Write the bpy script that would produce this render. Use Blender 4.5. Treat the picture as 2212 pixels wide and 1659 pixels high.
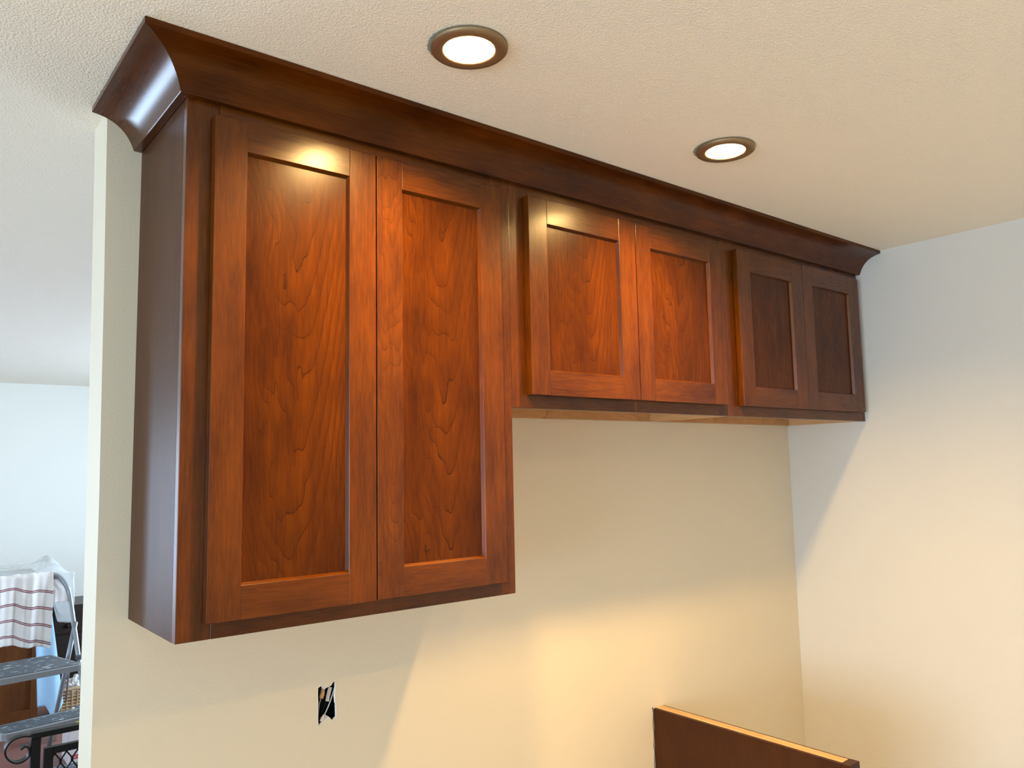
import bpy, bmesh, math, random
from mathutils import Vector, Matrix, noise
from mathutils.geometry import tessellate_polygon

random.seed(7)
S = bpy.context.scene
for o in list(bpy.data.objects):
    bpy.data.objects.remove(o)
COL = S.collection
R = math.radians

# ------------------------------------------------------------------ camera
H = 2.44                                   # ceiling height
yaw, pitch, roll = 0.6792, 0.1035, -0.0202
fw = Vector((math.sin(yaw) * math.cos(pitch), math.cos(yaw) * math.cos(pitch), math.sin(pitch)))
rt = Vector((math.cos(yaw), -math.sin(yaw), 0))
up = rt.cross(fw)
r2 = rt * math.cos(roll) + up * math.sin(roll)
u2 = r2.cross(fw)
cam = bpy.data.cameras.new('camera')
cam.sensor_fit = 'HORIZONTAL'
cam.sensor_width = 36.0
cam.lens = 36.0 * 1693.29 / 2212.0
cam.clip_start = 0.05
co = bpy.data.objects.new('camera', cam)
COL.objects.link(co)
co.matrix_world = Matrix(((r2.x, u2.x, -fw.x, -0.4144), (r2.y, u2.y, -fw.y, -1.7817), (r2.z, u2.z, -fw.z, 1.6696), (0, 0, 0, 1)))
S.camera = co

# ------------------------------------------------------------------ world, daylight, exposure
W = bpy.data.worlds.new('world')
S.world = W
W.use_nodes = True
bg = W.node_tree.nodes['Background']
bg.inputs[0].default_value = (0.72, 0.86, 1.0, 1)
bg.inputs[1].default_value = 1.5
S.view_settings.view_transform = 'Standard'
S.view_settings.look = 'None'
S.view_settings.gamma = 1.0
S.view_settings.use_curve_mapping = False
S.view_settings.exposure = 0.23
S.cycles.use_denoising = True
S.cycles.max_bounces = 10
S.cycles.diffuse_bounces = 6
S.cycles.transparent_max_bounces = 16
S.cycles.sample_clamp_indirect = 6.0

LAMP_STRENGTH = 1380.0
LAMP_COLOR = (1.0, 0.63, 0.23)
ROOM_LAMP_POWER = 6.0                      # each further downlight of the same grid, watts
DAY = (0.64, 0.81, 1.0)


def area_light(name, loc, rot, sx, sy, power, color, shape='RECTANGLE', spread=math.pi):
    l = bpy.data.lights.new(name, 'AREA')
    l.shape = shape
    l.size, l.size_y = sx, sy
    l.energy = power
    l.color = color
    l.spread = spread
    o = bpy.data.objects.new(name, l)
    COL.objects.link(o)
    o.location = loc
    o.rotation_euler = rot
    return o


# daylight entering through the windows of the shell, the far right one an addition (each light sits outside its pane, facing in)
area_light('daylight_kitchen_window', (-4.78, -2.1, 1.3), (0, R(-90), 0), 1.8, 3.2, 180, (0.55, 0.77, 1.0))
area_light('daylight_far_room_window', (-4.78, 3.6, 1.4), (0, R(-90), 0), 1.5, 2.6, 40, (0.50, 0.72, 1.0))
area_light('daylight_far_wall_window', (-3.45, 6.35, 1.2), (R(-90), 0, 0), 1.9, 1.75, 230, (0.52, 0.72, 1.0))
area_light('added_far_right_fill', (2.85, 3.4, 1.45), (0, R(90), 0), 1.3, 2.4, 125, DAY)  # added unseen source that brightens the far wall and far ceiling
area_light('daylight_rear_window', (-0.9, -4.78, 1.45), (R(90), 0, 0), 1.6, 1.2, 20, DAY)
# other downlights of the ceiling grid, behind the camera's head
for (lx, ly) in ((0.40, -1.99), (1.18, -1.99)):
    area_light('ceiling_downlight', (lx, ly, H - 0.012), (0, 0, 0), 0.095, 0.095, ROOM_LAMP_POWER, LAMP_COLOR, 'DISK', R(150))


# ------------------------------------------------------------------ materials
def new_mat(name):
    m = bpy.data.materials.new(name)
    m.use_nodes = True
    nt = m.node_tree
    return m, nt, nt.nodes['Principled BSDF']


def nd(nt, typ, **kw):
    n = nt.nodes.new(typ)
    for k, v in kw.items():
        if k.startswith('i_'):
            n.inputs[k[2:]].default_value = v
        else:
            setattr(n, k, v)
    return n


def math_node(nt, op, a, b=None, c=None):
    n = nt.nodes.new('ShaderNodeMath')
    n.operation = op
    for i, x in enumerate((a, b, c)):
        if x is None:
            continue
        if isinstance(x, (int, float)):
            n.inputs[i].default_value = x
        else:
            nt.links.new(x, n.inputs[i])
    return n.outputs[0]


def mix_color(nt, fac, a, b, blend='MIX'):
    n = nt.nodes.new('ShaderNodeMix')
    n.data_type = 'RGBA'
    n.blend_type = blend
    for i, x in ((0, fac), (6, a), (7, b)):
        if isinstance(x, (int, float)):
            n.inputs[i].default_value = x
        elif isinstance(x, tuple):
            n.inputs[i].default_value = x if len(x) == 4 else x + (1,)
        else:
            nt.links.new(x, n.inputs[i])
    return n.outputs[2]


def plain(name, color, rough=0.5, metal=0.0, bump=None, vary=0.0, vscale=8.0, spec=0.5):
    m, nt, p = new_mat(name)
    p.inputs['Roughness'].default_value = rough
    p.inputs['Metallic'].default_value = metal
    p.inputs['Specular IOR Level'].default_value = spec
    tc = nd(nt, 'ShaderNodeTexCoord')
    n = nd(nt, 'ShaderNodeTexNoise')
    n.inputs['Scale'].default_value = vscale
    n.inputs['Detail'].default_value = 4
    nt.links.new(tc.outputs['Object'], n.inputs['Vector'])
    c = mix_color(nt, n.outputs['Fac'], tuple(x * (1 - vary) for x in color), tuple(min(1, x * (1 + vary)) for x in color))
    nt.links.new(c, p.inputs['Base Color'])
    if bump:
        scale, dist, strength = bump
        b = nd(nt, 'ShaderNodeTexNoise')
        b.inputs['Scale'].default_value = scale
        b.inputs['Detail'].default_value = 3
        nt.links.new(tc.outputs['Object'], b.inputs['Vector'])
        bp = nd(nt, 'ShaderNodeBump')
        bp.inputs['Strength'].default_value = strength
        bp.inputs['Distance'].default_value = dist
        nt.links.new(b.outputs['Fac'], bp.inputs['Height'])
        nt.links.new(bp.outputs['Normal'], p.inputs['Normal'])
    return m


def wood(name, axis, light, dark, line, figure=0.0, rough=0.26, blotch=0.5, coat=0.0, seed=0.0, linefreq=11.0, spec=0.18):
    """Stained wood; grain runs along the given object axis. figure = strength of the cathedral lines."""
    m, nt, p = new_mat(name)
    tc = nd(nt, 'ShaderNodeTexCoord')
    oi = nd(nt, 'ShaderNodeObjectInfo')
    off = nd(nt, 'ShaderNodeVectorMath', operation='SCALE')
    off.inputs[0].default_value = (7.3, 3.1, 5.7)
    nt.links.new(math_node(nt, 'ADD', oi.outputs['Random'], seed), off.inputs['Scale'])
    add = nd(nt, 'ShaderNodeVectorMath', operation='ADD')
    nt.links.new(tc.outputs['Object'], add.inputs[0])
    nt.links.new(off.outputs[0], add.inputs[1])
    st = [1.0, 1.0, 1.0]
    st['XYZ'.index(axis)] = 0.09
    mp = nd(nt, 'ShaderNodeMapping')
    mp.inputs['Scale'].default_value = st
    nt.links.new(add.outputs[0], mp.inputs['Vector'])
    fine = nd(nt, 'ShaderNodeTexNoise')
    fine.inputs['Scale'].default_value = 260
    fine.inputs['Detail'].default_value = 3
    nt.links.new(mp.outputs[0], fine.inputs['Vector'])
    mid = nd(nt, 'ShaderNodeTexNoise')
    mid.inputs['Scale'].default_value = 34
    mid.inputs['Detail'].default_value = 5
    mid.inputs['Roughness'].default_value = 0.6
    nt.links.new(mp.outputs[0], mid.inputs['Vector'])
    blo = nd(nt, 'ShaderNodeTexNoise')
    blo.inputs['Scale'].default_value = 13
    blo.inputs['Detail'].default_value = 4
    st2 = [1.0, 1.0, 1.0]
    st2['XYZ'.index(axis)] = 0.45
    mp2 = nd(nt, 'ShaderNodeMapping')
    mp2.inputs['Scale'].default_value = st2
    nt.links.new(add.outputs[0], mp2.inputs['Vector'])
    nt.links.new(mp2.outputs[0], blo.inputs['Vector'])
    t = math_node(nt, 'ADD', math_node(nt, 'MULTIPLY', mid.outputs['Fac'], 0.55), math_node(nt, 'MULTIPLY', fine.outputs['Fac'], 0.45))
    t = math_node(nt, 'ADD', math_node(nt, 'MULTIPLY', t, 1 - blotch), math_node(nt, 'MULTIPLY', blo.outputs['Fac'], blotch))
    ramp = nd(nt, 'ShaderNodeValToRGB')
    ramp.color_ramp.elements[0].position = 0.33
    ramp.color_ramp.elements[0].color = dark + (1,)
    ramp.color_ramp.elements[1].position = 0.66
    ramp.color_ramp.elements[1].color = light + (1,)
    nt.links.new(t, ramp.inputs['Fac'])
    streak = nd(nt, 'ShaderNodeTexNoise')
    streak.inputs['Scale'].default_value = 420
    streak.inputs['Detail'].default_value = 3
    st4 = [1.0, 1.0, 1.0]
    st4['XYZ'.index(axis)] = 0.035
    mp4 = nd(nt, 'ShaderNodeMapping')
    mp4.inputs['Scale'].default_value = st4
    nt.links.new(add.outputs[0], mp4.inputs['Vector'])
    nt.links.new(mp4.outputs[0], streak.inputs['Vector'])
    smr = nd(nt, 'ShaderNodeMapRange')
    smr.inputs['From Min'].default_value = 0.38
    smr.inputs['From Max'].default_value = 0.66
    smr.inputs['To Min'].default_value = 1.0
    smr.inputs['To Max'].default_value = 0.86
    nt.links.new(streak.outputs['Fac'], smr.inputs['Value'])
    c = mix_color(nt, 1.0, ramp.outputs['Color'], smr.outputs[0], 'MULTIPLY')
    if figure > 0:
        # cathedral figure: contour lines of a parabola along the grain, warped by noise
        sp = nd(nt, 'ShaderNodeSeparateXYZ')
        nt.links.new(tc.outputs['Object'], sp.inputs[0])
        along = sp.outputs['XYZ'.index(axis)]
        across = sp.outputs['X' if axis != 'X' else 'Z']
        w = nd(nt, 'ShaderNodeTexNoise')
        w.inputs['Scale'].default_value = 7
        w.inputs['Detail'].default_value = 3
        mp3 = nd(nt, 'ShaderNodeMapping')
        s3 = [1.6, 1.6, 1.6]
        s3['XYZ'.index(axis)] = 0.5
        mp3.inputs['Scale'].default_value = s3
        nt.links.new(add.outputs[0], mp3.inputs['Vector'])
        nt.links.new(mp3.outputs[0], w.inputs['Vector'])
        w2 = nd(nt, 'ShaderNodeTexNoise')
        w2.inputs['Scale'].default_value = 45
        w2.inputs['Detail'].default_value = 2
        nt.links.new(mp2.outputs[0], w2.inputs['Vector'])
        ac = math_node(nt, 'ADD', across, math_node(nt, 'MULTIPLY', math_node(nt, 'SUBTRACT', w.outputs['Fac'], 0.5), 0.09))
        par = math_node(nt, 'MULTIPLY', math_node(nt, 'MULTIPLY', ac, ac), 42.0)
        f = math_node(nt, 'SUBTRACT', along, par)
        f = math_node(nt, 'ADD', f, math_node(nt, 'MULTIPLY', w.outputs['Fac'], 0.42))
        f = math_node(nt, 'ADD', f, math_node(nt, 'MULTIPLY', w2.outputs['Fac'], 0.02))
        fr = math_node(nt, 'FRACT', math_node(nt, 'MULTIPLY', f, linefreq))
        ln = nd(nt, 'ShaderNodeValToRGB')
        e = ln.color_ramp.elements
        e[0].position, e[0].color = 0.0, (0.35, 0.35, 0.35, 1)
        e[1].position, e[1].color = 0.55, (0, 0, 0, 1)
        a = e.new(0.945)
        a.color = (0.0, 0.0, 0.0, 1)
        b = e.new(0.975)
        b.color = (1, 1, 1, 1)
        nt.links.new(fr, ln.inputs['Fac'])
        msk = nd(nt, 'ShaderNodeMapRange')
        msk.inputs['From Min'].default_value = 0.4
        msk.inputs['From Max'].default_value = 0.62
        nt.links.new(blo.outputs['Fac'], msk.inputs['Value'])
        fac = math_node(nt, 'MULTIPLY', math_node(nt, 'MULTIPLY', ln.outputs['Color'], math_node(nt, 'ADD', math_node(nt, 'MULTIPLY', msk.outputs[0], 0.7), 0.3)), figure)
        c = mix_color(nt, fac, c, line)
    nt.links.new(c, p.inputs['Base Color'])
    p.inputs['Roughness'].default_value = rough
    p.inputs['Coat Weight'].default_value = coat
    p.inputs['Specular IOR Level'].default_value = spec
    p.inputs['Coat Roughness'].default_value = 0.25
    bp = nd(nt, 'ShaderNodeBump')
    bp.inputs['Strength'].default_value = 0.12
    bp.inputs['Distance'].default_value = 0.0006
    nt.links.new(t, bp.inputs['Height'])
    nt.links.new(bp.outputs['Normal'], p.inputs['Normal'])
    return m


LIGHT_W, DARK_W, LINE_W = (0.142, 0.0345, 0.0004), (0.046, 0.0100, 0.0003), (0.010, 0.0022, 0.0004)
LIGHT_P, DARK_P = (0.116, 0.0270, 0.0004), (0.037, 0.0078, 0.0003)
M = {}
M['wood_panel'] = wood('stained_wood_panel', 'Z', LIGHT_P, DARK_P, LINE_W, figure=0.75, blotch=0.5)
M['wood_v'] = wood('stained_wood_upright', 'Z', LIGHT_W, DARK_W, LINE_W, figure=0.0, blotch=0.42, spec=0.40)
M['wood_vf'] = wood('stained_wood_upright_figured', 'Z', LIGHT_W, DARK_W, LINE_W, figure=0.45, blotch=0.42, linefreq=20, spec=0.40)
M['wood_h'] = wood('stained_wood_level', 'X', LIGHT_W, DARK_W, LINE_W, figure=0.0, blotch=0.42, spec=0.40)
M['wood_y'] = wood('stained_wood_return', 'Y', (0.10, 0.03, 0.006), (0.04, 0.012, 0.004), LINE_W, figure=0.0, blotch=0.5, spec=0.3)
M['wood_crown'] = wood('stained_wood_crown', 'X', LIGHT_P, DARK_P, LINE_W, figure=0.0, blotch=0.5, spec=0.2)
M['wood_side'] = wood('stained_side_panel', 'Z', (0.095, 0.036, 0.014), (0.055, 0.021, 0.009), LINE_W, figure=0.15, blotch=0.4, rough=0.33, spec=0.06)
M['maple_x'] = wood('unfinished_maple', 'X', (0.62, 0.36, 0.17), (0.42, 0.22, 0.10), (0.22, 0.10, 0.04), figure=0.6, blotch=0.4, rough=0.5)
M['maple_y'] = wood('unfinished_maple_side', 'Y', (0.70, 0.46, 0.24), (0.55, 0.34, 0.17), (0.3, 0.15, 0.07), figure=0.0, blotch=0.4, rough=0.5)
M['raw_ply'] = wood('raw_plywood_edge', 'Y', (0.74, 0.49, 0.27), (0.50, 0.29, 0.13), (0.3, 0.15, 0.05), figure=0.0, blotch=0.35, rough=0.6)
M['end_panel'] = wood('stained_end_panel', 'Z', (0.065, 0.020, 0.005), (0.035, 0.010, 0.003), LINE_W, figure=0.0, blotch=0.6, rough=0.42)
M['brown_cab'] = wood('brown_cabinet_wood', 'Z', (0.17, 0.062, 0.02), (0.10, 0.034, 0.011), LINE_W, figure=0.0, blotch=0.5, rough=0.4)


def wall_paint(name, color, scale, dist, strength):
    m, nt, p = new_mat(name)
    p.inputs['Base Color'].default_value = color + (1,)
    p.inputs['Roughness'].default_value = 0.62
    p.inputs['Specular IOR Level'].default_value = 0.3
    tc = nd(nt, 'ShaderNodeTexCoord')
    b = nd(nt, 'ShaderNodeTexNoise')
    b.inputs['Scale'].default_value = scale
    b.inputs['Detail'].default_value = 3
    b.inputs['Roughness'].default_value = 0.55
    nt.links.new(tc.outputs['Object'], b.inputs['Vector'])
    rp = nd(nt, 'ShaderNodeMapRange')
    rp.inputs['From Min'].default_value = 0.35
    rp.inputs['From Max'].default_value = 0.75
    nt.links.new(b.outputs['Fac'], rp.inputs['Value'])
    bp = nd(nt, 'ShaderNodeBump')
    bp.inputs['Strength'].default_value = strength
    bp.inputs['Distance'].default_value = dist
    nt.links.new(rp.outputs[0], bp.inputs['Height'])
    nt.links.new(bp.outputs['Normal'], p.inputs['Normal'])
    return m


M['wall'] = wall_paint('cream_wall_paint', (0.69, 0.615, 0.475), 160, 0.0012, 0.12)
M['right_wall_daylit'] = wall_paint('cream_right_wall_daylight_tint', (0.68, 0.66, 0.61), 160, 0.0012, 0.12)  # same cream paint, whitened so the colour carries this wall's daylight
M['far_wall_daylit'] = wall_paint('far_wall_daylight_tint', (0.82, 0.83, 0.78), 160, 0.0012, 0.12)  # colour lifted to stand in for daylight on the far wall
M['ceiling'] = wall_paint('textured_ceiling_paint', (0.92, 0.87, 0.76), 230, 0.003, 0.5)
M['gypsum'] = plain('torn_gypsum', (0.88, 0.84, 0.80), 0.9, vary=0.15, vscale=60)
M['floor'] = plain('reddish_brown_floor', (0.23, 0.11, 0.095), 0.45, vary=0.12, vscale=4)
M['kitchen_floor'] = plain('pale_vinyl_floor', (0.50, 0.44, 0.36), 0.5, vary=0.08, vscale=5)
M['trimwhite'] = plain('white_window_paint', (0.8, 0.8, 0.78), 0.4)
M['bronze'] = plain('brushed_bronze', (0.30, 0.215, 0.12), 0.46, metal=0.7, vary=0.05, vscale=40)
M['teal'] = plain('torn_paint_edge', (0.28, 0.36, 0.34), 0.8, vary=0.4, vscale=160)
M['black_iron'] = plain('black_painted_iron', (0.006, 0.006, 0.006), 0.42, spec=0.15, bump=(90, 0.001, 0.2), vary=0.2)
M['black_plastic'] = plain('black_plastic', (0.006, 0.006, 0.007), 0.4)
M['cable'] = plain('tan_cable_sheath', (0.55, 0.38, 0.29), 0.5, vary=0.15, vscale=50)
M['cable_tan'] = plain('tan_paper_wrap', (0.55, 0.33, 0.14), 0.7, vary=0.2, vscale=60)
M['cable_grey'] = plain('pale_cable_sheath', (0.58, 0.52, 0.48), 0.45, vary=0.1, vscale=50)
M['wire_white'] = plain('white_wire', (0.62, 0.66, 0.68), 0.35)
M['steel'] = plain('grey_painted_steel', (0.27, 0.30, 0.33), 0.32, metal=0.55, vary=0.08, vscale=20)
M['steel_dark'] = plain('dark_grey_steel', (0.10, 0.11, 0.12), 0.4, metal=0.3, vary=0.1)
M['dark_wood'] = plain('espresso_wood', (0.014, 0.008, 0.007), 0.4, vary=0.3)
M['blue'] = plain('pale_blue_cloth', (0.36, 0.60, 0.86), 0.8, bump=(160, 0.001, 0.2), vary=0.10, vscale=14)
M['wicker'] = plain('tan_wicker', (0.50, 0.36, 0.20), 0.7, bump=(120, 0.003, 0.8), vary=0.35, vscale=90)
M['white_bag'] = plain('white_plastic_bag', (0.72, 0.72, 0.72), 0.4, vary=0.1)
M['carton'] = plain('white_carton', (0.74, 0.70, 0.72), 0.6, vary=0.05)
M['carton_brown'] = plain('brown_carton', (0.22, 0.13, 0.11), 0.7, vary=0.1)
M['red_print'] = plain('red_label', (0.55, 0.02, 0.05), 0.5)
M['white_print'] = plain('white_lettering', (0.8, 0.7, 0.7), 0.5)
M['yellow'] = plain('yellow_label', (0.75, 0.70, 0.10), 0.5)
M['navy'] = plain('blue_label', (0.05, 0.07, 0.30), 0.5)

m, nt, p = new_mat('lamp_diffuser')
p.inputs['Base Color'].default_value = (0.9, 0.88, 0.8, 1)
p.inputs['Emission Color'].default_value = LAMP_COLOR + (1,)
p.inputs['Emission Strength'].default_value = LAMP_STRENGTH
M['lens'] = m
M['baffle'] = plain('satin_reflector', (0.08, 0.075, 0.065), 0.4)

# ladder tread: grey ribbed rubber with dried paint drips
m, nt, p = new_mat('paint_spattered_tread')
tc = nd(nt, 'ShaderNodeTexCoord')
mp = nd(nt, 'ShaderNodeMapping')
mp.inputs['Scale'].default_value = (9, 30, 30)
nt.links.new(tc.outputs['Object'], mp.inputs['Vector'])
n = nd(nt, 'ShaderNodeTexNoise')
n.inputs['Scale'].default_value = 2.4
n.inputs['Detail'].default_value = 5
n.inputs['Roughness'].default_value = 0.65
nt.links.new(mp.outputs[0], n.inputs['Vector'])
rp = nd(nt, 'ShaderNodeValToRGB')
rp.color_ramp.elements[0].position = 0.60
rp.color_ramp.elements[0].color = (0.085, 0.105, 0.125, 1)
rp.color_ramp.elements[1].position = 0.64
rp.color_ramp.elements[1].color = (0.75, 0.77, 0.78, 1)
nt.links.new(n.outputs['Fac'], rp.inputs['Fac'])
nt.links.new(rp.outputs['Color'], p.inputs['Base Color'])
p.inputs['Roughness'].default_value = 0.45
M['tread'] = m

# towel: white waffle cloth, pairs of dark red lines at even spacing along its length (UV v in metres)
m, nt, p = new_mat('striped_towel')
uv = nd(nt, 'ShaderNodeUVMap')
sp = nd(nt, 'ShaderNodeSeparateXYZ')
nt.links.new(uv.outputs[0], sp.inputs[0])
fr = math_node(nt, 'PINGPONG', math_node(nt, 'ADD', sp.outputs['Y'], 0.0), 0.0385)
rp = nd(nt, 'ShaderNodeValToRGB')
rp.color_ramp.interpolation = 'CONSTANT'
e = rp.color_ramp.elements
e[0].position, e[0].color = 0.0, (0.72, 0.50, 0.52, 1)
e[1].position, e[1].color = 0.055, (0.09, 0.010, 0.025, 1)
a = e.new(0.15)
a.color = (0.80, 0.78, 0.78, 1)
edge = math_node(nt, 'GREATER_THAN', math_node(nt, 'ABSOLUTE', math_node(nt, 'SUBTRACT', sp.outputs['Y'], 0.05)), 0.22)
edge = math_node(nt, 'MAXIMUM', edge, math_node(nt, 'LESS_THAN', math_node(nt, 'ABSOLUTE', math_node(nt, 'ADD', sp.outputs['Y'], 0.077)), 0.03))
nt.links.new(math_node(nt, 'MAXIMUM', math_node(nt, 'DIVIDE', fr, 0.0385), edge), rp.inputs['Fac'])
nt.links.new(rp.outputs['Color'], p.inputs['Base Color'])
p.inputs['Roughness'].default_value = 0.9
chk = nd(nt, 'ShaderNodeTexChecker')
chk.inputs['Scale'].default_value = 220
nt.links.new(uv.outputs[0], chk.inputs['Vector'])
bp = nd(nt, 'ShaderNodeBump')
bp.inputs['Strength'].default_value = 0.35
bp.inputs['Distance'].default_value = 0.002
nt.links.new(chk.outputs['Fac'], bp.inputs['Height'])
nt.links.new(bp.outputs['Normal'], p.inputs['Normal'])
M['towel'] = m


def see_through(name, tint, through, rough):
    m, nt, p = new_mat(name)
    p.inputs['Base Color'].default_value = tint + (1,)
    p.inputs['Roughness'].default_value = rough
    tr = nd(nt, 'ShaderNodeBsdfTransparent')
    mx = nd(nt, 'ShaderNodeMixShader')
    mx.inputs[0].default_value = through
    nt.links.new(p.outputs[0], mx.inputs[1])
    nt.links.new(tr.outputs[0], mx.inputs[2])
    nt.links.new(mx.outputs[0], nt.nodes['Material Output'].inputs[0])
    return m


M['plastic_sheet'] = see_through('clear_plastic_sheet', (0.75, 0.80, 0.82), 0.55, 0.12)
M['glass'] = see_through('window_glass', (0.8, 0.85, 0.85), 0.94, 0.02)


# ------------------------------------------------------------------ geometry helpers
def box(bm, x0, x1, y0, y1, z0, z1, bevel=0.0, seg=1):
    r = bmesh.ops.create_cube(bm, size=1.0)
    vs = r['verts']
    for v in vs:
        v.co = Vector((x0 + (v.co.x + .5) * (x1 - x0), y0 + (v.co.y + .5) * (y1 - y0), z0 + (v.co.z + .5) * (z1 - z0)))
    if bevel > 0:
        es = list({e for v in vs for e in v.link_edges})
        bmesh.ops.bevel(bm, geom=es, offset=bevel, segments=seg, affect='EDGES', profile=0.5)
    return bm


def obj(name, bm, mat, parent=None, loc=(0, 0, 0), smooth=False):
    bmesh.ops.recalc_face_normals(bm, faces=bm.faces)
    me = bpy.data.meshes.new(name)
    bm.to_mesh(me)
    bm.free()
    me.materials.append(mat)
    if smooth:
        for p in me.polygons:
            p.use_smooth = True
    o = bpy.data.objects.new(name, me)
    COL.objects.link(o)
    o.location = loc
    if parent:
        o.parent = parent
    return o


def bx(name, x0, x1, y0, y1, z0, z1, mat, parent=None, bevel=0.0, seg=1):
    """A box whose object origin lies at its centre."""
    c = ((x0 + x1) / 2, (y0 + y1) / 2, (z0 + z1) / 2)
    bm = bmesh.new()
    box(bm, x0 - c[0], x1 - c[0], y0 - c[1], y1 - c[1], z0 - c[2], z1 - c[2], bevel, seg)
    return obj(name, bm, mat, parent, c)


def thing(name, label, cat, loc=(0, 0, 0), group=None, rz=0.0):
    o = bpy.data.objects.new(name, None)
    COL.objects.link(o)
    o.location = loc
    o.rotation_euler = (0, 0, rz)
    return tag(o, label, cat, group)


def tag(o, label, cat, group=None):
    o['label'] = label
    o['category'] = cat
    if group:
        o['group'] = group
    return o


def structure(o):
    o['kind'] = 'structure'
    return o


def tube(bm, pts, rad, n=10, closed_ends=True):
    """Round tube along points (rad: number or list)."""
    pts = [Vector(p) for p in pts]
    rings = []
    t0 = (pts[1] - pts[0]).normalized()
    ref = Vector((0, 0, 1)) if abs(t0.z) < 0.9 else Vector((1, 0, 0))
    nrm = t0.cross(ref).normalized()
    for i, p in enumerate(pts):
        if i == 0:
            t = pts[1] - pts[0]
        elif i == len(pts) - 1:
            t = pts[-1] - pts[-2]
        else:
            t = (pts[i + 1] - pts[i]).normalized() + (pts[i] - pts[i - 1]).normalized()
        t.normalize()
        nrm = (nrm - t * nrm.dot(t)).normalized()
        b = t.cross(nrm)
        r = rad[i] if isinstance(rad, (list, tuple)) else rad
        rings.append([bm.verts.new(p + nrm * (r * math.cos(2 * math.pi * k / n)) + b * (r * math.sin(2 * math.pi * k / n))) for k in range(n)])
    for a, b in zip(rings, rings[1:]):
        for k in range(n):
            bm.faces.new((a[k], a[(k + 1) % n], b[(k + 1) % n], b[k]))
    if closed_ends:
        bm.faces.new(rings[0][::-1])
        bm.faces.new(rings[-1])
    return bm


def smooth_path(pts, sub=6):
    pts = [Vector(p) for p in pts]
    out = []
    for i in range(len(pts) - 1):
        p0, p1, p2, p3 = pts[max(i - 1, 0)], pts[i], pts[i + 1], pts[min(i + 2, len(pts) - 1)]
        for k in range(sub):
            t = k / sub
            out.append(0.5 * ((2 * p1) + (p2 - p0) * t + (2 * p0 - 5 * p1 + 4 * p2 - p3) * t * t + (3 * p1 - p0 - 3 * p2 + p3) * t ** 3))
    out.append(pts[-1])
    return out


def lathe(bm, prof, n=64):
    """Revolve (r, z) profile about the local z axis, open at the ends."""
    rings = [[bm.verts.new((r * math.cos(2 * math.pi * k / n), r * math.sin(2 * math.pi * k / n), z)) for k in range(n)] for r, z in prof]
    for a, b in zip(rings, rings[1:]):
        for k in range(n):
            bm.faces.new((a[k], a[(k + 1) % n], b[(k + 1) % n], b[k]))
    return rings


# ------------------------------------------------------------------ room shell
WR = 2.4618            # right wall
WL = -4.5              # left wall of the open plan space
YB, YF = -4.5, 5.93    # rear wall, far wall
WE = -0.0695           # free end of the cabinet wall
WT = 0.123             # its thickness

structure(bx('floor', WL - .2, WR + .2, .9, YF + .2, -.12, 0, M['floor']))
structure(bx('floor', WL - .2, WR + .2, YB - .2, .9, -.12, 0, M['kitchen_floor']))
LAMPS = [(.3964, -.6711), (1.1826, -.6635)]


def build_ceiling():
    bm = bmesh.new()
    x0, x1, y0, y1 = WL - .2, WR + .2, YB - .2, YF + .2
    polys = [[Vector((x0, y0, 0)), Vector((x1, y0, 0)), Vector((x1, y1, 0)), Vector((x0, y1, 0))]]
    n = 32
    for cx, cy in LAMPS:
        polys.append([Vector((cx + .056 * math.cos(-2 * math.pi * k / n), cy + .056 * math.sin(-2 * math.pi * k / n), 0)) for k in range(n)])
    flat = [p for q in polys for p in q]
    lo = [bm.verts.new((p.x, p.y, H)) for p in flat]
    for t in tessellate_polygon(polys):
        bm.faces.new([lo[i] for i in t])
    hi = [bm.verts.new((p.x, p.y, H + .12)) for p in flat]
    for t in tessellate_polygon(polys):
        bm.faces.new([hi[i] for i in t][::-1])
    k0 = 0
    for q in polys:
        m_ = len(q)
        for i in range(m_):
            a, b = k0 + i, k0 + (i + 1) % m_
            bm.faces.new((lo[a], lo[b], hi[b], hi[a]))
        k0 += m_
    return structure(obj('ceiling', bm, M['ceiling']))


build_ceiling()


def pierced_wall(name, length_axis, a0, a1, pos, thick, holes, mat='wall'):
    """Wall along x or y with rectangular window openings (a0, a1, z0, z1); boxes fill what is left."""
    bm = bmesh.new()
    cuts = sorted(holes)
    cur = a0
    segs = []
    for (h0, h1, z0, z1) in cuts:
        segs += [(cur, h0, 0, H), (h0, h1, 0, z0), (h0, h1, z1, H)]
        cur = h1
    segs.append((cur, a1, 0, H))
    for (s0, s1, z0, z1) in segs:
        if length_axis == 'y':
            box(bm, pos, pos + thick, s0, s1, z0, z1)
        else:
            box(bm, s0, s1, pos, pos + thick, z0, z1)
    return structure(obj(name, bm, M[mat]))


pierced_wall('wall_left', 'y', YB, YF, WL - .14, .14, [(-3.75, -.45, .35, 2.1), (2.2, 5.0, .6, 2.15)])
pierced_wall('wall_far', 'x', WL, WR, YF, .14, [(-4.4, -2.5, .35, 2.1)], 'far_wall_daylit')
pierced_wall('wall_right', 'y', YB - .14, YF + .14, WR, .14, [(2.1, 4.7, .8, 2.1)], 'right_wall_daylit')  # opening belongs to the added far right window
pierced_wall('wall_rear', 'x', WL, WR, YB - .14, .14, [(-1.8, 0.0, .9, 2.1)])


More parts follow.
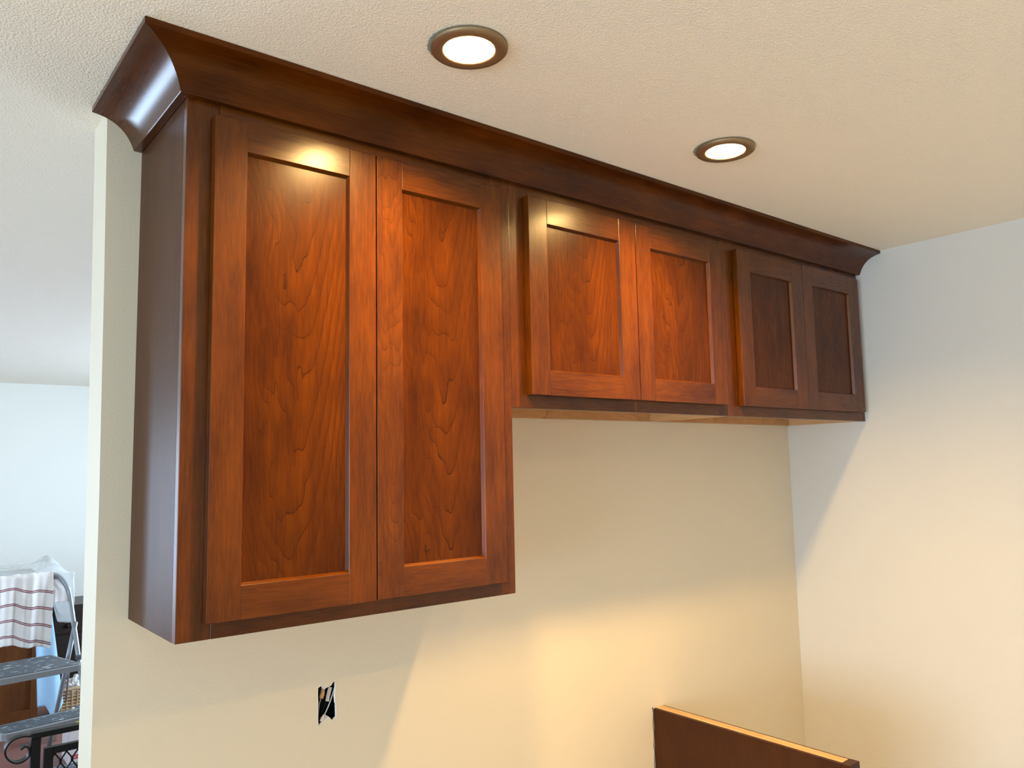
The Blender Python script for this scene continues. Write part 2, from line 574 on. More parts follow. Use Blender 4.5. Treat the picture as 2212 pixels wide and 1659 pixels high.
def window(n, axis, a0, a1, z0, z1, pos):
    t = bpy.data.objects.new('window_%d' % n, None)
    COL.objects.link(t)
    structure(t)
    m = .05

    def b(nm, s0, s1, d0, d1, q0, q1, mat):
        if axis == 'y':
            return bx(nm, pos + d0, pos + d1, s0, s1, q0, q1, mat, t)
        return bx(nm, s0, s1, pos + d0, pos + d1, q0, q1, mat, t)
    mid = (a0 + a1) / 2
    b('frame_stile', a0, a0 + m, -.1, -.04, z0, z1, M['trimwhite'])
    b('frame_stile', a1 - m, a1, -.1, -.04, z0, z1, M['trimwhite'])
    b('mullion', mid - m / 2, mid + m / 2, -.1, -.04, z0 + m, z1 - m, M['trimwhite'])
    b('frame_rail', a0 + m, a1 - m, -.1, -.04, z0, z0 + m, M['trimwhite'])
    b('frame_rail', a0 + m, a1 - m, -.1, -.04, z1 - m, z1, M['trimwhite'])
    b('pane', a0 + m, mid - m / 2, -.073, -.067, z0 + m, z1 - m, M['glass'])
    b('pane', mid + m / 2, a1 - m, -.073, -.067, z0 + m, z1 - m, M['glass'])


window(1, 'y', -3.75, -.45, .35, 2.1, WL)
window(2, 'y', 2.2, 5.0, .6, 2.15, WL)
window(3, 'x', -1.8, 0.0, .9, 2.1, YB)
window(4, 'x', -4.4, -2.5, .35, 2.1, YF + .14)
window(5, 'y', 2.1, 4.7, .8, 2.1, WR + .14)  # added unseen window, there only to let light onto the far wall

# cabinet wall: a slab with a ragged hole cut for an electrical box
HOLE = [(.418, 1.158), (.424, 1.1605), (.4285, 1.1615), (.429, 1.157), (.433, 1.1525), (.441, 1.155), (.452, 1.1575), (.4555, 1.163),
        (.4615, 1.168), (.4625, 1.161), (.463, 1.148), (.4612, 1.132), (.4632, 1.116), (.4648, 1.112), (.4652, 1.082), (.4600, 1.079),
        (.4545, 1.075), (.4500, 1.082), (.4455, 1.0865), (.4390, 1.083), (.4330, 1.079), (.4250, 1.074), (.4192, 1.070),
        (.4186, 1.088), (.4178, 1.105), (.4184, 1.124), (.4176, 1.142)]


def build_cabinet_wall():
    bm = bmesh.new()
    # the free end is slightly out of plumb
    outer = [(-.058, 0), (WR, 0), (WR, H), (-.0705, H), (-.0688, 2.3), (-.0653, 2.04), (-.0628, 1.78), (-.0611, 1.63), (-.0600, 1.2)]
    polys = [[Vector((x, z, 0)) for x, z in outer], [Vector((x, z, 0)) for x, z in HOLE]]
    flat = [p for q in polys for p in q]
    front = [bm.verts.new((p.x, 0, p.y)) for p in flat]
    for t in tessellate_polygon(polys):
        try:
            bm.faces.new([front[i] for i in t])
        except ValueError:
            pass
    nh = len(HOLE)
    # sides, back
    q = [bm.verts.new((x, WT, z)) for x, z in outer]
    no = len(outer)
    for i in range(no):
        bm.faces.new((front[i], front[(i + 1) % no], q[(i + 1) % no], q[i]))
    bm.faces.new(q)
    o = structure(obj('wall_back', bm, M['wall']))
    # broken gypsum rim of the hole: a thin chipped lip that leans inwards
    bm = bmesh.new()
    cx, cz = .4415, 1.115
    rows = []
    for (ins, dy) in ((-.0010, -.0006), (.0004, -.0007), (.0004, .0025), (.0010, .0055)):
        r_ = []
        for x, z in HOLE:
            d = Vector((x - cx, z - cz))
            d.normalize()
            r_.append(bm.verts.new((x - d.x * ins, dy, z - d.y * ins)))
        rows.append(r_)
    for a, b in zip(rows, rows[1:]):
        for i in range(nh):
            bm.faces.new((a[i], a[(i + 1) % nh], b[(i + 1) % nh], b[i]))
    obj('gypsum_rim', bm, M['gypsum'], o)
    return o


build_cabinet_wall()

# ------------------------------------------------------------------ electrical box with its cables
eb = thing('electrical_box', 'black electrical box with loose cables in a ragged hole in the wall', 'electrical box', (.4475, .006, 1.115))
bm = bmesh.new()
hx, hz, dp = .029, .053, .055
for a in ((-hx - .002, -hx, .004, dp, -hz, hz), (hx, hx + .002, .004, dp, -hz, hz), (-hx, hx, .004, dp, -hz - .002, -hz), (-hx, hx, .004, dp, hz, hz + .002),
          (-hx, hx, dp - .002, dp, -hz, hz)):
    box(bm, *a)
obj('box_shell', bm, M['black_plastic'], eb)


def strap(name, p0, p1, w, th, mat):
    bm = bmesh.new()
    a, b = Vector(p0), Vector(p1)
    d = (b - a).normalized()
    s = d.cross(Vector((0, 1, 0))).normalized()
    vs = []
    for t in (0, .33, .66, 1):
        c = a.lerp(b, t) + Vector((0, .002 * math.sin(t * 3), 0))
        vs.append([bm.verts.new(c + s * (w * i) + Vector((0, th * j, 0))) for i, j in ((-1, 0), (-.6, -1), (.6, -1), (1, 0), (.6, 1), (-.6, 1))])
    for r0, r1 in zip(vs, vs[1:]):
        for k in range(6):
            bm.faces.new((r0[k], r0[(k + 1) % 6], r1[(k + 1) % 6], r1[k]))
    bm.faces.new(vs[0][::-1])
    bm.faces.new(vs[-1])
    return obj(name, bm, mat, eb)


strap('cable', (-.005, .010, .046), (-.0125, .006, .018), .0052, .0022, M['cable'])
strap('cable', (-.0105, .006, .028), (-.0155, .004, .014), .0052, .0026, M['cable_tan'])
strap('cable', (.0105, .010, .034), (.0005, .006, .004), .0052, .0026, M['cable_grey'])
bm = bmesh.new()
tube(bm, smooth_path([(.0195, .006, .034), (.012, .004, .016), (.003, .003, -.004), (-.008, .006, -.026), (-.012, .02, -.034)]), .0013, 8)
obj('wire', bm, M['wire_white'], eb, smooth=True)
bm = bmesh.new()
tube(bm, smooth_path([(-.0145, .008, .014), (-.018, .012, -.004), (-.0195, .014, -.03)]), .0009, 8)
obj('wire', bm, M['cable_grey'], eb, smooth=True)
bm = bmesh.new()
tube(bm, smooth_path([(.000, .010, .004), (-.006, .014, -.012), (-.014, .018, -.03)]), .0011, 8)
obj('wire', bm, M['black_plastic'], eb, smooth=True)
bm = bmesh.new()      # torn paper and gypsum at the lower lip of the hole
vs = [bm.verts.new(c) for c in ((-.021, .002, -.035), (-.010, .006, -.024), (-.002, .010, -.027), (.004, .004, -.034), (-.008, -.002, -.040), (-.018, -.002, -.038), (-.009, .014, -.042))]
for f in ((0, 1, 5), (1, 4, 5), (1, 2, 4), (2, 3, 4), (0, 6, 1), (1, 6, 2), (2, 6, 3), (0, 5, 6), (5, 4, 6), (4, 3, 6)):
    bm.faces.new([vs[i] for i in f])
obj('torn_paper', bm, M['gypsum'], eb)

# ------------------------------------------------------------------ wall cabinets
D = 0.3243
DF = D + 0.021         # door front
G = 'wall cabinets under one crown'


def door(parent, x0, x1, z0, z1, rx0, rx1, rz0, rz1, ox, oz, stile_mat=('wood_v', 'wood_v')):
    """Five-piece shaker door: the recessed panel is the door's own mesh; stiles and rails are its pieces."""
    cx, cz = (rx0 + rx1) / 2, (rz0 + rz1) / 2
    bm = bmesh.new()
    box(bm, rx0 - .006 - cx, rx1 + .006 - cx, -.0035, .0035, rz0 - .006 - cz, rz1 + .006 - cz)
    d = obj('door', bm, M['wood_panel'], parent, (cx - ox, -D - .0075, cz - oz))
    yf, yb = -.0135, .0055                                     # relative to the panel centre
    SL = .0042                                                 # the inner edges slope down to the panel

    def pc(name, a0, a1, b0, b1, mat, inner):
        """Stile or rail; inner = side of the piece ('x+', 'x-', 'z+', 'z-') that slopes towards the panel."""
        c = ((a0 + a1) / 2 - cx, 0, (b0 + b1) / 2 - cz)
        hx, hz = (a1 - a0) / 2, (b1 - b0) / 2
        h, ln = (hx, hz) if inner[0] == 'x' else (hz, hx)
        sg = 1 if inner[1] == '+' else -1
        prof = [(-h, yb), (h + SL, yb), (h + SL, -.0035), (h, yf), (-h, yf)]
        bm = bmesh.new()
        rows = []
        for e in (-ln, ln):
            rows.append([bm.verts.new((sg * p, y, e) if inner[0] == 'x' else (e, y, sg * p)) for p, y in prof])
        for k in range(5):
            bm.faces.new((rows[0][k], rows[0][(k + 1) % 5], rows[1][(k + 1) % 5], rows[1][k]))
        bm.faces.new(rows[0][::-1])
        bm.faces.new(rows[1])
        outer = [ed for ed in bm.edges if all(abs(v.co.y - yf) < 1e-6 for v in ed.verts)]
        bmesh.ops.bevel(bm, geom=outer, offset=B, segments=2, affect='EDGES', profile=0.5)
        return obj(name, bm, mat, d, c)
    B = .0011
    pc('stile', x0, rx0, z0, z1, M[stile_mat[0]], 'x+')
    pc('stile', rx1, x1, z0, z1, M[stile_mat[1]], 'x-')
    B = .0006
    pc('rail', rx0 + .0001, rx1 - .0001, rz1, z1, M['wood_h'], 'z-')
    pc('rail', rx0 + .0001, rx1 - .0001, z0, rz0, M['wood_h'], 'z+')
    return d


def cabinet(label, x0, x1, zb, doors, finished_left, stile_l, stile_r):
    t = thing('wall_cabinet', label, 'cabinet', (x0, 0, zb), G)
    zt = 2.415
    P = lambda *a, **k: None
    h = zt - zb
    w = x1 - x0
    st = .044
    yk, yfb = -.0005, -D + .019
    # carcass
    bx('side_panel', .0, .014, yfb, yk, 0, h, M['wood_side'] if finished_left else M['maple_y'], t)
    bx('side_panel', w - .014, w - .0006, yfb, yk, 0, h, M['maple_y'], t)
    bx('bottom_panel', .0145, w - .0145, yfb, yk, .03, .042, M['maple_y'], t)
    bx('top_panel', .0145, w - .0145, yfb, yk, h - .012, h, M['maple_y'], t)
    bx('back_rail', .0145, w - .0145, yk - .014, yk - .001, .0005, .0295, M['maple_x'], t)
    bx('back_panel', .0145, w - .0145, yk - .006, yk, .0425, h - .0125, M['maple_x'], t)
    # face frame
    bx('frame_stile', 0, stile_l, -D, yfb - .0003, 0, h, M['wood_v'], t, .0010)
    bx('frame_stile', w - stile_r, w - .0006, -D, yfb - .0003, 0, h, M['wood_vf'], t, .0010)
    bx('frame_rail', stile_l + .0003, w - stile_r - .0003, -D, yfb - .0003, 0, st, M['wood_h'], t, .0008)
    bx('frame_rail', stile_l + .0003, w - stile_r - .0003, -D, yfb - .0003, h - .09, h, M['wood_h'], t, .0008)
    for a in doors:
        door(t, *a[:8], x0, zb, a[8])
    return t


cabinet('tall stained wooden wall cabinet at the left end, with two long recessed-panel doors', 0, .7618, 1.3727,
        [(.046, .3832, 1.403, 2.336, .1067, .322, 1.4635, 2.2765, ('wood_v', 'wood_v')),
         (.3858, .7205, 1.404, 2.336, .448, .661, 1.4645, 2.2745, ('wood_vf', 'wood_v'))], True, .06, .058)
cabinet('short middle wall cabinet between the tall and corner cabinets, lamp glint on its left door', .7618, 1.6175, 1.8074,
        [(.808, 1.1955, 1.8395, 2.336, .869, 1.1305, 1.8995, 2.2735, ('wood_v', 'wood_v')),
         (1.198, 1.588, 1.8395, 2.336, 1.2585, 1.5265, 1.8995, 2.2735, ('wood_v', 'wood_v'))], False, .06, .05)
cabinet('short dim wall cabinet in the corner against the right wall', 1.6175, 2.4618, 1.8074,
        [(1.671, 2.0438, 1.8395, 2.339, 1.738, 1.979, 1.9010, 2.2735, ('wood_v', 'wood_v')),
         (2.0462, 2.428, 1.8395, 2.341, 2.108, 2.362, 1.9010, 2.2775, ('wood_v', 'wood_v'))], False, .06, .055)

# ------------------------------------------------------------------ crown moulding (cove), mitred at the left corner
PT, PB, ZL, ZC = .0996, .0165, 2.4282, 2.3632
crown_prof = [(.001, ZC), (PB - .0012, ZC), (PB, ZC + .0012)]
a, b = Vector((PB, ZC + .0012)), Vector((PT - .004, ZL))
mid, d = (a + b) / 2, b - a
nrm = Vector((-d.y, d.x)).normalized()
sag = .0165
for i in range(1, 16):
    t = i / 15
    q = a + d * t + nrm * (sag * 4 * t * (1 - t))
    crown_prof.append((q.x, q.y))
crown_prof += [(PT, ZL + .0005), (PT, H - .0005), (.001, H - .0005)]
cr = thing('crown_moulding', 'stained wooden cove crown moulding running along the cabinet tops to the ceiling', 'moulding', (0, 0, ZC))


def sweep(pts_list, name, mat):
    """pts_list: one list of world points per station along the run."""
    bm = bmesh.new()
    P = [[Vector(p) - Vector((0, 0, ZC)) for p in ps] for ps in pts_list]
    n = len(P[0])
    cove = range(2, n - 3)                      # faces of the curved part share vertices; the flats do not
    for r0, r1 in zip(P, P[1:]):
        a = [bm.verts.new(r0[k]) for k in range(2, n - 2)]
        b = [bm.verts.new(r1[k]) for k in range(2, n - 2)]
        for k in range(len(a) - 1):
            bm.faces.new((a[k], a[k + 1], b[k + 1], b[k])).smooth = True
        for k in range(n):
            if k not in cove:
                j = (k + 1) % n
                bm.faces.new([bm.verts.new(q) for q in (r0[k], r0[j], r1[j], r1[k])])
    bm.faces.new([bm.verts.new(q) for q in P[0][::-1]])
    bm.faces.new([bm.verts.new(q) for q in P[-1]])
    o = obj(name, bm, mat, cr)
    return o


sweep([[(-o, -D - o, z) for o, z in crown_prof], [(WR - .001, -D - o, z) for o, z in crown_prof]], 'front_moulding', M['wood_crown'])
sweep([[(-o - .0003, -D - o, z) for o, z in crown_prof], [(-o - .0003, -.0005, z) for o, z in crown_prof]], 'side_return', M['wood_y'])


# ------------------------------------------------------------------ recessed ceiling lights
def downlight(x, y, label, tilt):
    t = thing('recessed_light', label, 'ceiling light', (x, y, H), 'recessed ceiling lights')
    t.rotation_euler = (R(tilt[0]), R(tilt[1]), 0)
    bm = bmesh.new()
    lathe(bm, [(.071, -.0005), (.0722, -.0035), (.0715, -.0068), (.069, -.0090), (.060, -.0098), (.052, -.0094), (.0482, -.0086), (.0476, -.0078)])
    obj('trim_ring', bm, M['bronze'], t, smooth=True)
    bm = bmesh.new()
    lathe(bm, [(.0476, -.0076), (.0478, .0222), (.0545, .0224), (.0545, .040)], 48)
    obj('baffle', bm, M['baffle'], t, smooth=True)
    bm = bmesh.new()
    r = lathe(bm, [(.0476, .0216), (.035, .0212), (.012, .0210)], 48)
    bm.faces.new(r[-1])
    o = obj('diffuser', bm, M['lens'], t, smooth=True)
    # ragged rim of torn paint around the cut-out
    bm = bmesh.new()
    n = 96
    inn, out, low = [], [], []
    for k in range(n):
        a = 2 * math.pi * k / n
        g = max(0, math.cos(a - R(128)))
        rr = .0718 + (.0055 + .0035 * noise.noise((math.cos(a) * 14, math.sin(a) * 14, x))) * g ** 1.4
        inn.append(bm.verts.new((.066 * math.cos(a), .066 * math.sin(a), -.0010)))
        out.append(bm.verts.new((rr * math.cos(a), rr * math.sin(a), -.0004)))
        low.append(bm.verts.new((.066 * math.cos(a), .066 * math.sin(a), -.0003)))
    for k in range(n):
        j = (k + 1) % n
        bm.faces.new((inn[k], inn[j], out[j], out[k]))
        bm.faces.new((low[k], low[j], out[j], out[k]))
        bm.faces.new((inn[k], inn[j], low[j], low[k]))
    obj('torn_paint_rim', bm, M['teal'], t)
    return t


downlight(*LAMPS[0], 'lit round recessed light with bronze trim, nearer one above the tall cabinet', (0, 0))
downlight(*LAMPS[1], 'lit round recessed light with bronze trim, farther one toward the right wall', (0, 0))

# ------------------------------------------------------------------ base cabinet end panel at the bottom
ep = thing('cabinet_end_panel', 'dark stained upright end panel with raw plywood top edge, standing out from the wall', 'panel', (1.5865, -.0008, 0))
bx('face_panel', 0, .012, -.640, 0, 0, .8755, M['end_panel'], ep, .0004)
bx('core_ply', .0122, .0250, -.636, 0, 0, .8752, M['raw_ply'], ep)
bx('core_ply', .0252, .0300, -.636, 0, 0, .8745, M['raw_ply'], ep)
bx('core_ply', .0302, .0460, -.636, 0, 0, .8756, M['raw_ply'], ep)
bx('rear_panel', .0462, .0515, -.640, 0, 0, .8755, M['end_panel'], ep, .0004)
bx('front_stile', -.0005, .052, -.664, -.6405, 0, .8765, M['end_panel'], ep, .0012)
bm = bmesh.new()
pts = [(-.003 + .0018 * math.sin(i * 2.1), .0003, .60 + .02 * i) for i in range(15)]
tube(bm, pts, [.0012 + .0008 * abs(math.sin(i * 1.7)) for i in range(15)], 6)
obj('torn_caulk', bm, M['steel_dark'], ep)

# ------------------------------------------------------------------ black iron railing behind the wall end
rl = thing('iron_railing', 'black wrought iron railing with a scrolled end, beyond the free wall end', 'railing', (0, 1.0, 0))


def ribbon(bm, pts, w, th):
    """Flat bar: path in the x-z plane, w deep in y, th thick."""
    rows = []
    for i, p in enumerate(pts):
        t = (pts[min(i + 1, len(pts) - 1)] - pts[max(i - 1, 0)]).normalized()
        nr = Vector((-t.z, 0, t.x))
        rows.append([bm.verts.new(p + nr * (th * s) + Vector((0, w * q, 0))) for s, q in ((-.5, -.5), (.5, -.5), (.5, .5), (-.5, .5))])
    for a, b in zip(rows, rows[1:]):
        for k in range(4):
            bm.faces.new((a[k], a[(k + 1) % 4], b[(k + 1) % 4], b[k]))
    bm.faces.new(rows[0][::-1])
    bm.faces.new(rows[-1])


bx('top_rail', -.023, .95, -.016, .018, .896, .9115, M['black_iron'], rl, .0015)
bx('post', -.0235, .0015, -.0125, .0125, 0, .8955, M['black_iron'], rl, .0012)
bm = bmesh.new()
sc = [(-.0235, 0, .9045), (-.047, 0, .9085), (-.069, 0, .904), (-.083, 0, .891), (-.088, 0, .873), (-.0805, 0, .853), (-.063, 0, .8385),
      (-.044, 0, .837), (-.0295, 0, .847), (-.0265, 0, .861), (-.030, 0, .8735), (-.039, 0, .8785), (-.049, 0, .872)]
ribbon(bm, smooth_path(sc, 6), .028, .0045)
obj('scroll', bm, M['black_iron'], rl)
bx('panel_frame_stile', .011, .0355, -.010, .010, .1, .8605, M['black_iron'], rl, .001)
bx('panel_frame_stile', .90, .9245, -.010, .010, .1, .8605, M['black_iron'], rl, .001)
bx('panel_frame_rail', .0358, .8997, -.010, .010, .8405, .8605, M['black_iron'], rl, .001)
bx('panel_frame_rail', .0358, .8997, -.010, .010, .1, .12, M['black_iron'], rl, .001)
bx('post', .925, .950, -.0125, .0125, 0, .8955, M['black_iron'], rl, .0012)
# diamond mesh: each strand zigzags down, neighbours touch at the nodes
bm = bmesh.new()
x0g, pit, zt, ph = .033, .0155, .8403, .030
for k in range(0, 14):
    pts = []
    for j in range(0, 25):
        s = 1 if (j + k) % 2 == 0 else -1
        for dz in (.30, .70):
            z = zt - (j + dz - .55) * ph
            if z < .121:
                continue
            pts.append(Vector((x0g + pit * k + s * (pit * .5 - .0015), 0, min(z, zt))))
    ribbon(bm, pts, .004, .0042)
obj('mesh_infill', bm, M['black_iron'], rl)

# ------------------------------------------------------------------ step ladder
ld = thing('step_ladder', 'grey steel step ladder with paint-spattered treads and a hoop handle', 'ladder', (.28, 3.1, 0), rz=R(9))


def tread(z, y0, y1, hw, h, back_taper):
    """Tread with rounded corners, ribbed top and a folded front lip."""
    bm = bmesh.new()
    rad = .028

    def outline(inset):
        o = []
        for cx, cy, a0 in ((hw - rad, y0 + rad, -90), (hw - rad - back_taper, y1 - rad, 0), (-hw + rad + back_taper, y1 - rad, 90), (-hw + rad, y0 + rad, 180)):
            for k in range(6):
                a = R(a0 + 18 * k)
                o.append((cx + (rad - inset) * math.cos(a), cy + (rad - inset) * math.sin(a)))
        return o
    lo = [bm.verts.new((x, y, z - h)) for x, y in outline(0)]
    hi = [bm.verts.new((x, y, z - .004)) for x, y in outline(0)]
    tp = [bm.verts.new((x, y, z)) for x, y in outline(.005)]
    n = len(lo)
    for a, b in ((lo, hi), (hi, tp)):
        for k in range(n):
            bm.faces.new((a[k], a[(k + 1) % n], b[(k + 1) % n], b[k]))
    bm.faces.new(tp)
    bm.faces.new(lo[::-1])
    o = obj('tread', bm, M['steel'], ld)
    bm = bmesh.new()
    k = int((y1 - y0 - .03) / .013)
    for i in range(k):
        yy = y0 + .015 + i * .013
        tp_ = back_taper * (yy - y0) / (y1 - y0)
        box(bm, -hw + .018 + tp_, hw - .018 - tp_, yy, yy + .0085, z, z + .003, .0012)
    g = obj('grip_mat', bm, M['tread'], o)
    return o


tread(.66, -.09, .30, .205, .032, .035)
tread(.43, -.245, -.06, .208, .034, .0)
tread(.168, -.29, -.10, .212, .034, .0)
RY = lambda z: -.15 + .41 * z
for s in (-1, 1):
    bm = bmesh.new()
    tube(bm, [(s * .245, .17, .84), (s * .235, .34, .40), (s * .222, .50, 0)], .0125, 12)
    obj('rear_leg', bm, M['steel'], ld, smooth=True)
    bm = bmesh.new()
    tube(bm, [(s * .205, .12, .63), (s * .235, .24, .40)], .005, 8)
    obj('brace', bm, M['steel'], ld, smooth=True)
    for z, y1 in ((.43, -.06), (.168, -.10)):
        bx('bracket', s * .214 - .003, s * .214 + .003, y1 - .06, RY(z) + .012, z - .03, z - .006, M['steel'], ld)
bm = bmesh.new()
hoop = [(-.275, RY(0), 0), (-.255, RY(.5), .5), (-.240, RY(.92), .92), (-.231, RY(1.0), 1.01), (-.203, RY(1.07), 1.075), (-.155, RY(1.1), 1.103), (0, RY(1.105), 1.108),
        (.155, RY(1.1), 1.103), (.203, RY(1.07), 1.075), (.231, RY(1.0), 1.01), (.240, RY(.92), .92), (.255, RY(.5), .5), (.275, RY(0), 0)]
tube(bm, smooth_path(hoop, 8), .0125, 14)
obj('hoop_rail', bm, M['steel'], ld, smooth=True)
bm = bmesh.new()
box(bm, .236, .262, .10, .135, .64, .67, .004)
obj('hinge', bm, M['steel_dark'], ld)
bm = bmesh.new()
box(bm, .120, .150, -.2462, -.2454, .402, .412)
obj('sticker', bm, M['yellow'], ld)
bm = bmesh.new()
box(bm, .152, .205, -.2462, -.2454, .402, .414)
obj('sticker', bm, M['navy'], ld)

# ------------------------------------------------------------------ striped towel over the ladder hoop
def cloth(name, nu, nv, fn, mat, thick=.0015, uvf=None):
    me = bpy.data.meshes.new(name)
    vs = [fn(i / nu, j / nv) for j in range(nv + 1) for i in range(nu + 1)]
    fs = [(j * (nu + 1) + i, j * (nu + 1) + i + 1, (j + 1) * (nu + 1) + i + 1, (j + 1) * (nu + 1) + i) for j in range(nv) for i in range(nu)]
    me.from_pydata(vs, [], fs)
    if uvf:
        l = me.uv_layers.new(name='UVMap')
        for p in me.polygons:
            for li in p.loop_indices:
                vi = me.loops[li].vertex_index
                l.data[li].uv = uvf((vi % (nu + 1)) / nu, (vi // (nu + 1)) / nv)
    me.materials.append(mat)
    for p in me.polygons:
        p.use_smooth = True
    o = bpy.data.objects.new(name, me)
    COL.objects.link(o)
    md = o.modifiers.new('thickness', 'SOLIDIFY')
    md.thickness = thick
    md.offset = 0
    return o


FL, BL = .355, .19      # front and back drop of the towel
HY, HZ = 3.1 + RY(1.10), 1.107


def towel_pt(u, v):
    s = -BL + (FL + BL) * v            # negative: behind the hoop
    shift = 0.0
    x = .03 + .36 * u + shift
    w = (math.sin(u * 21 + 1.2 * math.sin(u * 5)) + .5 * math.sin(u * 43 + 2)) * .0145
    hy = HY + .158 * (x - .28)
    rr = .0165
    if s < -rr * 1.57:
        z = HZ - (-s - rr * 1.57)
        y = hy + rr + .004 + abs(w) * .35
        x += .10 * min(1, (-s) / .12)
    elif s > rr * 1.57:
        dn = s - rr * 1.57
        z = HZ - dn - .065 * u * dn / .3 + .004 * math.sin(u * 17)
        y = hy - rr - .004 - .01 * dn - (w + .011) * min(1, .25 + dn / .12)
        x += -.01 * dn - .012 * math.sin(u * 9) * dn
    else:
        a = s / rr
        z = HZ + rr * math.cos(a) - .003 + abs(w) * .25
        y = hy - (rr + .004) * math.sin(a) - w * .25
        x += .10 * max(0, -s) / .12
    n_ = noise.noise((x * 14, z * 14, 3.3)) * .006
    return (x, y - n_ - .004 * (s > 0), z + n_ * .3)


tw = cloth('towel', 90, 80, towel_pt, M['towel'], .002, lambda u, v: (u * .40, -BL + (FL + BL) * v + .012 * math.sin(u * 5) - .09))
tag(tw, 'white towel with thin dark red double stripes hung over the ladder hoop', 'towel')

# ------------------------------------------------------------------ covered furniture in the far room
bc = thing('storage_cabinet', 'brown wooden cabinet with recessed panel side, behind the step ladder', 'cabinet', (-.05, 4.35, 0))
bx('body', -.60, .53, .02, .55, .06, 1.0, M['brown_cab'], bc, .002)
bx('stile', .485, .53, .0, .0198, .06, 1.0, M['brown_cab'], bc, .001)
bx('stile', -.60, -.54, .0, .0198, .06, 1.0, M['brown_cab'], bc, .001)
bx('rail', -.5398, .4848, .0, .0198, .06, .15, M['brown_cab'], bc, .001)
bx('rail', -.5398, .4848, .0, .0198, .93, 1.0, M['brown_cab'], bc, .001)
bx('plinth', -.57, .50, .05, .52, 0, .0598, M['dark_wood'], bc)

dd = thing('dark_dresser', 'near-black wooden dresser with round knobs behind the step ladder', 'dresser', (.62, 4.95, 0))
bx('body', .0, .75, .0, .45, .05, .70, M['dark_wood'], dd, .003)
bx('drawer', .03, .72, -.012, -.0002, .50, .67, M['dark_wood'], dd, .003)
bx('cupboard_door', .03, .37, -.012, -.0002, .08, .48, M['dark_wood'], dd, .003)
bx('cupboard_door', .38, .72, -.012, -.0002, .08, .48, M['dark_wood'], dd, .003)
bx('base', .02, .73, .02, .43, 0, .0498, M['dark_wood'], dd)
for kx, kz in ((.11, .555), (.62, .555), (.33, .40)):
    bm = bmesh.new()
    bmesh.ops.create_uvsphere(bm, u_segments=12, v_segments=8, radius=.016)
    obj('knob', bm, M['black_iron'], dd, (kx, -.027, kz), smooth=True)


def plastic_pt(u, v):
    # over the cabinet's top: v 0 = rear, .55 = front edge, 1 = hanging front hem; right end hangs past the corner
    x = -.55 + 1.21 * u
    crump = noise.noise((x * 9, v * 6, 1.7)) * .018 + noise.noise((x * 25, v * 18, 5.1)) * .007
    peak = .085 * math.exp(-((x - .525) / .07) ** 2) * math.exp(-((v - .35) / .25) ** 2)
    top = 1.030 + .012 * math.sin(u * 4)
    if v < .6:
        y = 4.86 - (4.86 - 4.30) * (v / .6)
        z = top + peak + abs(crump) * .8
    else:
        dn = (v - .6) / .4
        drop = .03 + .30 * max(0, min(1, (u - .86) / .06))
        y = 4.295 - .008 * dn + crump * .4
        z = top - drop * dn + crump * .3
    x += noise.noise((v * 9, z * 7, 2.2)) * .05 * max(0, u - .75)
    if u > .93:
        z -= .5 * (u - .93) * (1 if v < .6 else .3)
    return (x + crump * .2, y, z)


ps = cloth('plastic_sheet', 110, 60, plastic_pt, M['plastic_sheet'], .0006)
tag(ps, 'clear crumpled plastic dust sheet spread over the brown cabinet top', 'dust sheet')


def blue_pt(u, v):
    hm = .185 if u < .32 else (.085 + (.185 - .085) * max(0, .62 - u) / .30 if u < .62 else .085 + .10 * (u - .62) / .38)
    z = .985 - (.985 - hm) * v
    x0 = .412 + .045 * v
    x1 = .49 + .115 * v
    x = x0 + (x1 - x0) * u
    y = 4.262 - .03 * v - .012 * math.sin(u * 7 + v * 3) - .02 * v * math.sin(u * 3)
    return (x, y - .012, z)


bs = cloth('blue_cloth', 24, 60, blue_pt, M['blue'], .0015)
tag(bs, 'pale blue cloth strip hanging down beside the brown cabinet panel', 'cloth')

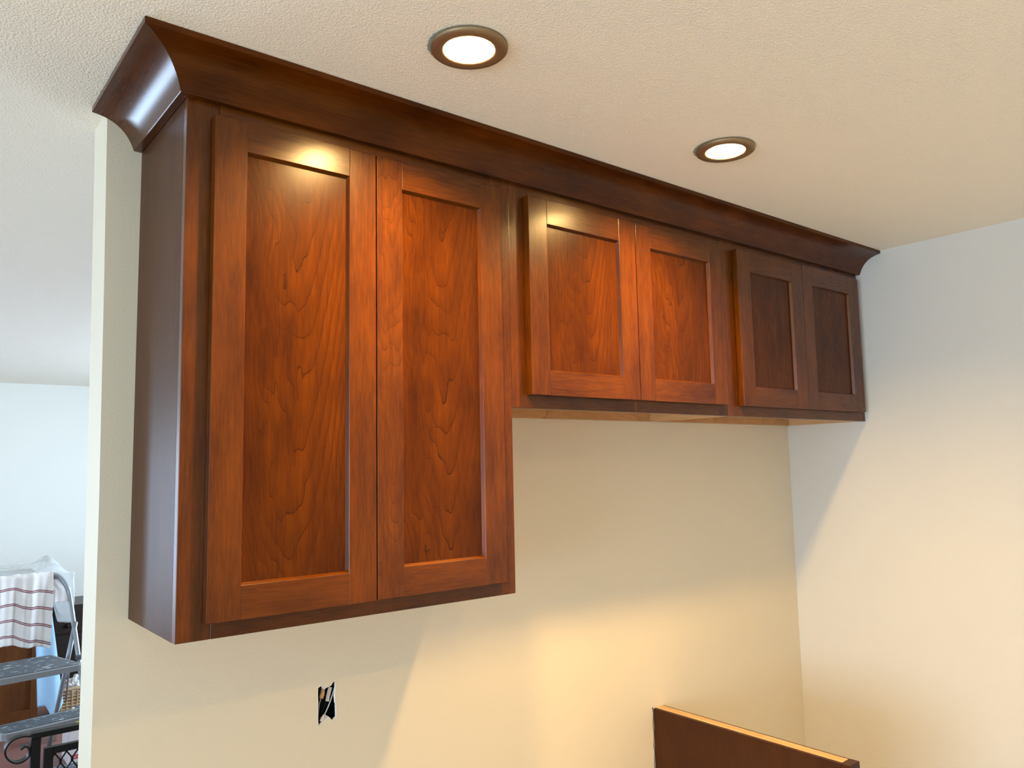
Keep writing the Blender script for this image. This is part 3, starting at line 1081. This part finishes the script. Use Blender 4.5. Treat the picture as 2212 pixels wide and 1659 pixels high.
bt = thing('wicker_basket', 'tan wicker basket of white plastic bags, low behind the ladder leg', 'basket', (.78, 4.6, 0))
bm = bmesh.new()
hw, hd = .17, .12
for i in range(9):
    z = .012 + i * .021
    gx = hw + .012 * i / 8
    gy = hd + .01 * i / 8
    tube(bm, [(-gx, -gy, z), (gx, -gy, z), (gx, gy, z), (-gx, gy, z), (-gx, -gy, z)], .008, 6)
obj('weave', bm, M['wicker'], bt)
bm = bmesh.new()
tube(bm, [(-hw - .015, -hd - .012, .205), (hw + .015, -hd - .012, .205), (hw + .015, hd + .012, .205), (-hw - .015, hd + .012, .205), (-hw - .015, -hd - .012, .205)], .011, 8)
obj('rim', bm, M['wicker'], bt)
for i in range(12):
    xx = -hw + 2 * hw * i / 11
    bm = bmesh.new()
    tube(bm, [(xx, -hd - .006, 0), (xx * 1.08, -hd - .018, .205)], .005, 6)
    obj('stake', bm, M['wicker'], bt)


def crumple(name, loc, r, seed, mat, sq=1.0):
    bm = bmesh.new()
    bmesh.ops.create_icosphere(bm, subdivisions=4, radius=1)
    for v in bm.verts:
        d = v.co.normalized()
        k = 1 + .35 * noise.noise(d * 2.2 + Vector((seed, 0, 0))) + .14 * noise.noise(d * 6 + Vector((0, seed, 0)))
        v.co = Vector((d.x * r, d.y * r, d.z * r * sq)) * k
    return obj(name, bm, mat, None, loc)


tag(crumple('plastic_bag', (.715, 4.40, .055), .046, 3.1, M['white_bag'], .9), 'crumpled white plastic bag lying in front of the wicker basket', 'bag')
tag(crumple('plastic_bag', (.735, 4.57, .19), .062, 8.4, M['white_bag'], 1.2), 'white plastic bag bulging up inside the wicker basket', 'bag')

cb = thing('carton', 'white cardboard carton with a red label, on the floor beyond the railing', 'box', (.521, 3.5, 0))
bx('carton_body', 0, .30, 0, .22, 0, .198, M['carton'], cb, .002)
bx('label', .014, .080, -.0012, -.0002, .036, .060, M['red_print'], cb)


def text(body, parent, loc, size, mat):
    cu = bpy.data.curves.new('lettering', 'FONT')
    cu.body = body
    cu.size = size
    cu.extrude = .0002
    tmp = bpy.data.objects.new('lettering_outline', cu)
    COL.objects.link(tmp)
    bpy.context.view_layer.update()
    me = bpy.data.meshes.new_from_object(tmp.evaluated_get(bpy.context.evaluated_depsgraph_get()))
    bpy.data.objects.remove(tmp)
    me.materials.clear()
    me.materials.append(mat)
    o = bpy.data.objects.new('lettering', me)
    COL.objects.link(o)
    o.parent = parent
    o.location = loc
    o.rotation_euler = (R(90), 0, 0)
    return o


text("65's", cb, (.021, -.0016, .041), .019, M['white_print'])
bn = thing('carton', 'brown open carton lying on the floor under the ladder, left of the white one', 'box', (.447, 4.05, 0))
bx('carton_body', 0, .10, 0, .09, 0, .12, M['carton_brown'], bn, .002)
for i in range(6):
    bx('flute', .002, .016, -.003, -.0002, .02 + i * .015, .027 + i * .015, M['dark_wood'], bn)
